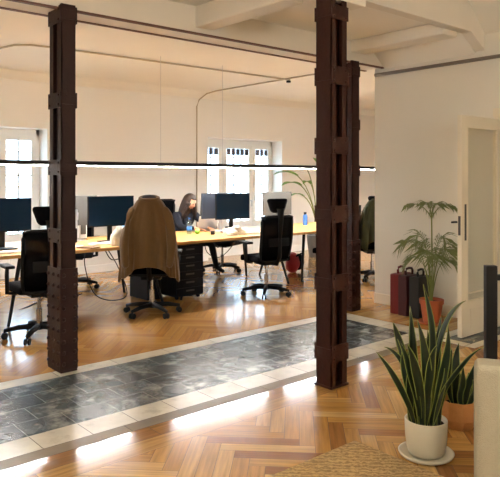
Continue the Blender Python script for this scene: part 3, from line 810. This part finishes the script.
# tall leafy plant behind the desk at right
pl = thing('leafy_plant', 'tall broad-leaved plant with arching stems between window and tall pillar', 'plant', (8.75, 8.2, 0))
MB().lathe([(.001, 0), (.17, 0), (.21, .42), (.19, .42), (.17, .36), (.001, .36)]).build('pot', M['monback'], pl)
MB().cyl((0, 0, .34), (0, 0, .37), .17, seg=24).build('soil', M['soil'], pl)
def blade(base, ctrl, tip, w, n=12, fold=.25, side=None, base_w=.35, twist=0, wave=0):
    """a leaf blade with a folded midrib and a pointed end; UV across / along"""
    P = bez(base, ctrl, tip, n); bm = bmesh.new(); uvl = bm.loops.layers.uv.new('UVMap'); rows = []
    for i, p in enumerate(P):
        t = i/(n-1); tg = (P[min(i+1, n-1)]-P[max(i-1, 0)]).normalized()
        sd = V(side).normalized() if side is not None else tg.cross(V((0, 0, 1)))
        sd = (sd-tg*sd.dot(tg)); sd = sd.normalized() if sd.length > 1e-4 else V((1, 0, 0)); nm = sd.cross(tg); q_ = twist*(t-.2); sd, nm = sd*math.cos(q_)+nm*math.sin(q_), nm*math.cos(q_)-sd*math.sin(q_)
        p = p+nm*wave*math.sin(t*9+twist*9)
        ww = w*(base_w+(1-base_w)*math.sin(min(1, t*1.7)*PI/2))*(1 if t < .55 else max(.02, 1-((t-.55)/.45)**1.8))
        rows.append([bm.verts.new(p+sd*ww*u+nm*ww*fold*(u*u)) for u in (-1, -.55, 0, .55, 1)])
    for i in range(n-1):
        for j in range(4):
            f_ = bm.faces.new((rows[i][j], rows[i][j+1], rows[i+1][j+1], rows[i+1][j]))
            for lp, (uu, vv) in zip(f_.loops, ((j, i), (j+1, i), (j+1, i+1), (j, i+1))): lp[uvl].uv = ((0, .225, .5, .775, 1)[uu], vv/(n-1))
            f_.smooth = True
    b_ = MB(); b_.bm.free(); b_.bm = bm; return b_
for (tx, ty, tz, w_) in ((-1.05, .1, 1.62, .10), (-.85, .1, 1.42, .11), (-.55, -.15, 1.45, .07), (.2, .2, 1.9, .09), (.5, -.2, 1.6, .08), (-.3, .3, 1.75, .07), (-.15, -.2, 1.35, .06), (-.62, .15, 1.20, .07)):
    st = V((0, 0, .36)); tip = V((tx, ty, tz)); ctrl = V((tx*.15, ty*.15, tz*1.12)); pt = bez(st, ctrl, tip, 12)
    sm_ = MB().tube(pt[:9], .009, 6).build('stem', M['stem'], pl, smooth=True)
    blade(pt[7], (pt[7]+tip)/2+V((0, 0, .08)), tip+V((0, 0, -.06)), w_, 10, .2).build('leaf', M['bird'], sm_, solid=.002)

# ------------------------------------------------------------------ lounge: glass door
dr = struct(thing('door_1', '', '', (XW-.002, DB+.03, .004), 0))
for k in ('label', 'category'): del dr[k]
DL = .77; dw = .042
d = MB().box((-DL+.05, 0, 1.045), (.10, dw, 2.08)).box((-.05, 0, 1.045), (.10, dw, 2.08)).box((-DL/2, 0, 2.035), (DL-.2, dw, .10)).box((-DL/2, 0, .16), (DL-.2, dw, .31)).box((-DL/2, 0, .40), (DL-.2, dw, .0001))
d.build('door_frame', M['cream'], dr, bevel=.004)
g_ = MB().box((-DL/2, 0, 1.15), (DL-.2, .006, 1.67)).build('door_glass', M['doorglass'], dr)
md = MB()
for q_ in (-1, 1):
    md.box((-DL+.105, q_*.018, 1.15), (.012, .012, 1.67)).box((-.105, q_*.018, 1.15), (.012, .012, 1.67)).box((-DL/2, q_*.018, 1.98), (DL-.2, .012, .012)).box((-DL/2, q_*.018, .32), (DL-.2, .012, .012)).box((-DL/2, q_*.023, .165), (DL-.30, .006, .19))
md.build('door_bead', M['cream'], dr)
MB().box((-DL+.065, -.023, 1.08), (.026, .006, .34)).box((-DL-.003, 0, 1.05), (.006, .022, .18)).build('lock_plate', M['monback'], dr)
MB().cyl((-DL+.03, .02, 1.08), (-DL+.03, .06, 1.08), .008).cyl((-DL+.045, .06, 1.08), (-DL-.028, .064, 1.08), .009).build('door_handle', M['black'], dr)
for z in (.25, 1.05, 1.85): MB().cyl((.0, -.026, z-.05), (.0, -.026, z+.05), .009).build('hinge', M['chrome'], dr)

# bags by the wall
def card_bag(name, loc, rz, m, label, w=.30, d_=.13, h=.42):
    r = thing(name, label, 'bag', loc, rz, 'tall cardboard carrier bags by the wall')
    b_ = MB().box((0, 0, h/2+.002), (w, d_, h)); b_.build('body', m, r, bevel=.004)
    MB().box((0, 0, h+.004), (w*.94, d_*.9, .008)).build('top_flap', m, r)
    hd = MB()
    hd.tube([(-.055, 0, h-.0), (-.06, 0, h+.05), (-.045, 0, h+.075), (0, 0, h+.082), (.045, 0, h+.075), (.06, 0, h+.05), (.055, 0, h-.0)], .013, 8)
    hd.build('handle', m, r, smooth=True)
    return r
card_bag('carrier_bag', (5.86, 4.225, .0), .06, M['bagred'], 'oxblood red carrier bag, leftmost of the three against the wall', .26, .11, .43)
card_bag('carrier_bag', (5.83, 4.095, .0), -.03, M['bagwine'], 'dark wine carrier bag with raised handle, middle of the three', .24, .11, .43)
card_bag('carrier_bag', (5.84, 3.955, .0), .04, M['bagblack'], 'black carrier bag next to the terracotta palm pot', .26, .12, .43)

# potted palm
pm = thing('potted_palm', 'feathery palm in a terracotta pot by the right wall', 'plant', (5.66, 3.70, .003))
MB().lathe([(.001, 0), (.085, 0), (.112, .20), (.122, .20), (.124, .245), (.108, .245), (.104, .20), (.001, .20)]).build('pot', M['terracotta'], pm, smooth=False)
MB().cyl((0, 0, .195), (0, 0, .215), .103, seg=28).build('soil', M['soil'], pm)
MB().lathe([(.001, 0), (.13, 0), (.14, .016), (.128, .012), (.001, .008)]).build('saucer', M['terracotta'], pm)
rp = random.Random(11)
def frond(dirv, top, reach, n=15, ll=.15, dense=True, droop=.12, crown=None):
    """arching rachis with paired leaflets"""
    d_ = V(dirv).normalized(); base = V((rp.uniform(-.02, .02), rp.uniform(-.02, .02), .21))
    tip = d_*reach+V((0, 0, top-droop)); ctrl = d_*reach*.30+V((0, 0, top+.10))
    if crown: base = V((0, 0, crown)); ctrl = d_*reach*.4+V((0, 0, top+.02))
    P = bez(base, ctrl, tip, 20); r = MB().tube(P, [.006*(1-.75*i/19) for i in range(20)], 5)
    fr = r.build('frond', M['stem'], pm, smooth=True)
    L_ = MB(); L_.bm.free(); L_.bm = bmesh.new(); uvl = L_.bm.loops.layers.uv.new('UVMap')
    sidev = d_.cross(V((0, 0, 1))).normalized()
    for i in range(n):
        t0 = .15 if crown else .42; t = t0+(.99-t0)*i/(n-1); k = t*19; a = P[int(k)].lerp(P[min(19, int(k)+1)], k-int(k)); tg = (P[min(19, int(k)+1)]-P[max(0, int(k)-1)]).normalized()
        ln = ll*1.15*(.55+.9*math.sin(PI*min(1, (t-.36)/.68)))*rp.uniform(.85, 1.1)
        for s in (-1, 1):
            dd = (tg*.75+sidev*s*.85+V((0, 0, -.10-.25*rp.random()))).normalized()
            b0 = a; b1 = a+dd*ln*.5+V((0, 0, .008)); b2 = a+dd*ln+V((0, 0, -.05)); nn = tg.cross(dd).normalized(); wv = dd.cross(nn).normalized()*.0056
            vs = [L_.bm.verts.new(p) for p in (b0-wv*.4, b0+wv*.4, b1+wv, b2, b1-wv)]
            f1 = L_.bm.faces.new(vs)
            for lp, c_ in zip(f1.loops, ((.2, 0), (.8, 0), (1, .5), (.5, 1), (0, .5))): lp[uvl].uv = c_
    L_.build('leaflets', M['palm'], fr, solid=.001)
MB().tube([(0, 0, .2), (.01, .0, .6), (0, 0, 1.12)], .008, 6).build('stem', M['stem'], pm, smooth=True)
for dv, tp, rc in (((-.75, .6, 0), 1.25, .25), ((.75, -.6, 0), 1.24, .21), ((-.5, -.7, 0), 1.26, .14), ((.5, .8, 0), 1.26, .14)):
    frond(dv, tp, rc, 10, .10, droop=.03, crown=1.08)
for a, tp, rc in ((2.45, .94, .33), (3.5, .86, .25), (4.4, .88, .28), (5.45, .92, .24), (2.2, .76, .26), (1.3, .92, .22), (3.9, .82, .26), (5.3, .74, .24), (4.8, 1.0, .16), (2.6, 1.02, .18)):
    frond((math.cos(a), math.sin(a), 0), tp, rc, 13, .13, droop=.16)

# snake plant in ceramic pot
def leaf_set(root, leaves, base_z, m='snake'):
    for (bx_, by_, cx_, cz_, tpt, w_, sd) in leaves:
        blade((bx_, by_, base_z), (cx_[0], cx_[1], cz_), tpt, w_, 14, .3, side=sd, base_w=.45).build('leaf', M[m], root, smooth=True, solid=.004)
SD = 3.40; so = W(426, SD, 0)
sp = thing('snake_plant', 'tall snake plant with yellow-edged leaves in a cream ceramic pot', 'plant', (so.x, so.y, .0))
MB().lathe([(.001, .0), (.125, .0), (.140, .008), (.148, .022), (.140, .024), (.120, .012), (.001, .010)], seg=40).build('saucer', M['ceramic'], sp, smooth=True)
MB().lathe([(.001, .012), (.088, .012), (.100, .03), (.110, .10), (.113, .195), (.110, .200), (.103, .197), (.100, .17), (.001, .165)], seg=40).build('pot', M['ceramic'], sp, smooth=True)
MB().cyl((0, 0, .155), (0, 0, .172), .099, seg=30).build('soil', M['soil'], sp)
def L(px, py, dd=0):   # offset from the plant's axis and height for a leaf tip
    D_ = SD+dd; q_ = W(px, D_, 0)-so; return V((q_.x, q_.y, H-(py-178)/F*D_))
def sleaf(root, basepx, ctl, tip, w_, dd=0, z0=.165, yaw=None):
    b_ = L(basepx, 400, dd*.35); b_.z = z0; t_ = L(tip[0], tip[1], dd); c_ = L(ctl[0], ctl[1], dd*.7)
    yaw = random.uniform(-.6, .6) if yaw is None else yaw
    P_side = CS*math.cos(yaw)+CF*math.sin(yaw)
    blade(b_, c_, t_, w_, 18, .45, side=P_side, base_w=.55, twist=random.uniform(-.7, .7), wave=.006).build('leaf', M['snake'], root, smooth=True, solid=.003)
for a in ((415, (406, 385), (376, 352), .017, -.10), (417, (410, 352), (384, 347), .014, .06), (419, (402, 345), (393, 322), .022, .10), (421, (413, 370), (410, 306), .024, -.02),
          (427, (434, 330), (424, 284), .034, .02, 0), (432, (434, 310), (466, 301), .015, .06), (424, (432, 380), (418, 320), .028, -.08), (430, (445, 380), (448, 325), .028, -.05),
          (419, (415, 375), (397, 339), .024, -.10), (433, (444, 365), (484, 348), .020, -.06), (427, (424, 370), (437, 345), .026, -.09), (422, (422, 370), (407, 345), .026, -.11),
          (433, (436, 360), (441, 316), .022, .09), (421, (406, 375), (413, 328), .024, .09), (435, (446, 380), (452, 348), .022, .05), (417, (404, 380), (402, 350), .024, .0), (437, (440, 390), (446, 352), .024, -.02), (425, (430, 390), (428, 330), .030, .05), (412, (408, 400), (409, 368), .022, -.05)):
    sleaf(sp, *a)
# second small plant in a kraft basket
SD2 = 3.80; so2 = W(459, SD2, 0)
kp = thing('snake_plant', 'short snake plant in a tan faceted kraft pot behind the armchair', 'plant', (so2.x, so2.y, 0), .3)
n8 = 8; pr = [(.085, 0), (.118, .06), (.112, .165), (.104, .165), (.104, .10), (.001, .10)]
MB().lathe([(.001, 0)]+pr, seg=8).build('pot', M['basket'], kp)
MB().cyl((0, 0, .10), (0, 0, .125), .100, seg=16).build('soil', M['soil'], kp)
so_s, SD_s = so, SD; so, SD = so2, SD2
kp.rotation_euler.z = 0
for a in ((456, (452, 370), (459, 343), .026, 0), (464, (466, 385), (477, 360), .024, -.03), (460, (458, 390), (464, 367), .028, -.06), (464, (478, 395), (473, 380), .024, -.08), (454, (446, 385), (447, 366), .022, .04), (457, (460, 385), (453, 358), .024, .06), (462, (470, 390), (468, 372), .026, .02)):
    sleaf(kp, *a, z0=.12)
so, SD = so_s, SD_s

# rug
rg = mat('jute', srgb(176, 140, 88), .95); nt = rg.node_tree; b_ = nt.nodes['Principled BSDF']
tc = nt.nodes.new('ShaderNodeTexCoord'); wv = nt.nodes.new('ShaderNodeTexWave'); wv.wave_type = 'BANDS'; wv.bands_direction = 'DIAGONAL'; wv.inputs['Scale'].default_value = 13; wv.inputs['Distortion'].default_value = 7; wv.inputs['Detail'].default_value = 3; wv.inputs['Detail Scale'].default_value = 3
vo = nt.nodes.new('ShaderNodeTexNoise'); vo.inputs['Scale'].default_value = 48; vo.inputs['Detail'].default_value = 4
nt.links.new(tc.outputs['Object'], wv.inputs['Vector']); nt.links.new(tc.outputs['Object'], vo.inputs['Vector'])
mx = nt.nodes.new('ShaderNodeMix'); mx.data_type = 'RGBA'; mx.inputs['A'].default_value = srgb(112, 84, 46); mx.inputs['B'].default_value = srgb(206, 172, 116)
av = nt.nodes.new('ShaderNodeMath'); av.operation = 'MULTIPLY_ADD'; av.inputs[1].default_value = .6; nt.links.new(wv.outputs['Fac'], av.inputs[0]); 
sc_ = nt.nodes.new('ShaderNodeMath'); sc_.operation = 'MULTIPLY'; sc_.inputs[1].default_value = .7; nt.links.new(vo.outputs['Fac'], sc_.inputs[0]); nt.links.new(sc_.outputs[0], av.inputs[2])
nt.links.new(av.outputs[0], mx.inputs['Factor']); nt.links.new(mx.outputs['Result'], b_.inputs['Base Color'])
bp_ = nt.nodes.new('ShaderNodeBump'); bp_.inputs['Distance'].default_value = .01; nt.links.new(av.outputs[0], bp_.inputs['Height']); nt.links.new(bp_.outputs['Normal'], b_.inputs['Normal'])
rug = MB().box((1.37, 1.21, .008), (2.8, 2.2, .014), bev=.005).build('jute_rug', rg); tag(rug, 'braided tan jute rug on the parquet at the bottom edge', 'rug')

# armchair, its back to the camera
ac0 = W(474, 2.76, 0); yaw = math.atan2(-.868, .497)
ac = thing('armchair', 'beige fabric armchair with its back to us at the lower right corner', 'armchair', (ac0.x, ac0.y, .016), yaw)
MB().box((.40, .08, .375), (.80, .16, .57), bev=.035).build('back', M['sofa'], ac, smooth=True)
for x in (.07, .73): MB().box((x, .40, .30), (.14, .50, .40), bev=.03).build('arm', M['sofa'], ac, smooth=True)
MB().box((.40, .42, .20), (.54, .50, .18), bev=.02).build('seat_base', M['sofa'], ac, smooth=True)
MB().box((.40, .42, .35), (.53, .48, .12), bev=.035).build('seat_cushion', M['sofa'], ac, smooth=True)
for x in (.07, .73):
    for y in (.07, .58): MB().cyl((x, y, 0), (x, y, .11), .015, .022).build('leg', M['blackmetal'], ac)
# black metal barrier post
bp0 = W(490.5, 3.95, 0)
st = thing('metal_stand', 'black square metal post with crossbar behind the armchair', 'stand', (bp0.x, bp0.y, 0), -.70)
MB().box((0, 0, .475), (.07, .05, .95), bev=.003).build('post', M['blackmetal'], st)
MB().box((.62, 0, .475), (.062, .05, .95), bev=.003).build('post', M['blackmetal'], st)
MB().box((.31, 0, .875), (.56, .03, .035)).box((.31, 0, .25), (.56, .03, .035)).build('crossbar', M['blackmetal'], st)
MB().box((0, 0, .004), (.10, .10, .008)).box((.62, 0, .004), (.10, .10, .008)).build('foot_plate', M['blackmetal'], st)

# ------------------------------------------------------------------ lights
wd = bpy.data.worlds.new('world'); bpy.context.scene.world = wd; wd.use_nodes = True
wd.node_tree.nodes['Background'].inputs['Color'].default_value = (.62, .82, 1, 1)
wd.node_tree.nodes['Background'].inputs['Strength'].default_value = 5.0
for i, (a, b_) in enumerate(wx):
    l = bpy.data.lights.new('window_portal', 'AREA'); l.shape = 'RECTANGLE'; l.size = b_-a; l.size_y = WT; l.cycles.is_portal = True
    o = bpy.data.objects.new('window_portal', l); C.objects.link(o); o.location = ((a+b_)/2, YB+WD+.02, WT/2); o.rotation_euler = (-PI/2, 0, 0)
# fill globes added unseen behind the camera to brighten the lounge
def lounge_fill(x, y, label, e):
    r = thing('fill_globe', label, 'lamp', (x, y, 0), 0, 'added fill globes of the lounge')
    MB().ball((0, 0, 2.35), .16).build('globe', M['lamp'], r, smooth=True)
    MB().cyl((0, 0, 2.5), (0, 0, 3.3), .006, seg=6).build('cord', M['black'], r)
    l = bpy.data.lights.new('fill_glow', 'POINT'); l.energy = e; l.color = (1, .95, .86); l.shadow_soft_size = .17
    o = bpy.data.objects.new('fill_glow', l); C.objects.link(o); o.location = (x, y, 2.35)
lounge_fill(-.6, .6, 'added warm fill globe, out of view, nearer the left wall of the lounge', 450)
lounge_fill(2.2, -1.3, 'added warm fill globe, out of view, nearer the near wall of the lounge', 450)
sc = bpy.context.scene
sc.view_settings.view_transform = 'Standard'; sc.view_settings.look = 'None'; sc.view_settings.gamma = 1; sc.view_settings.use_curve_mapping = False
sc.view_settings.exposure = 1.1
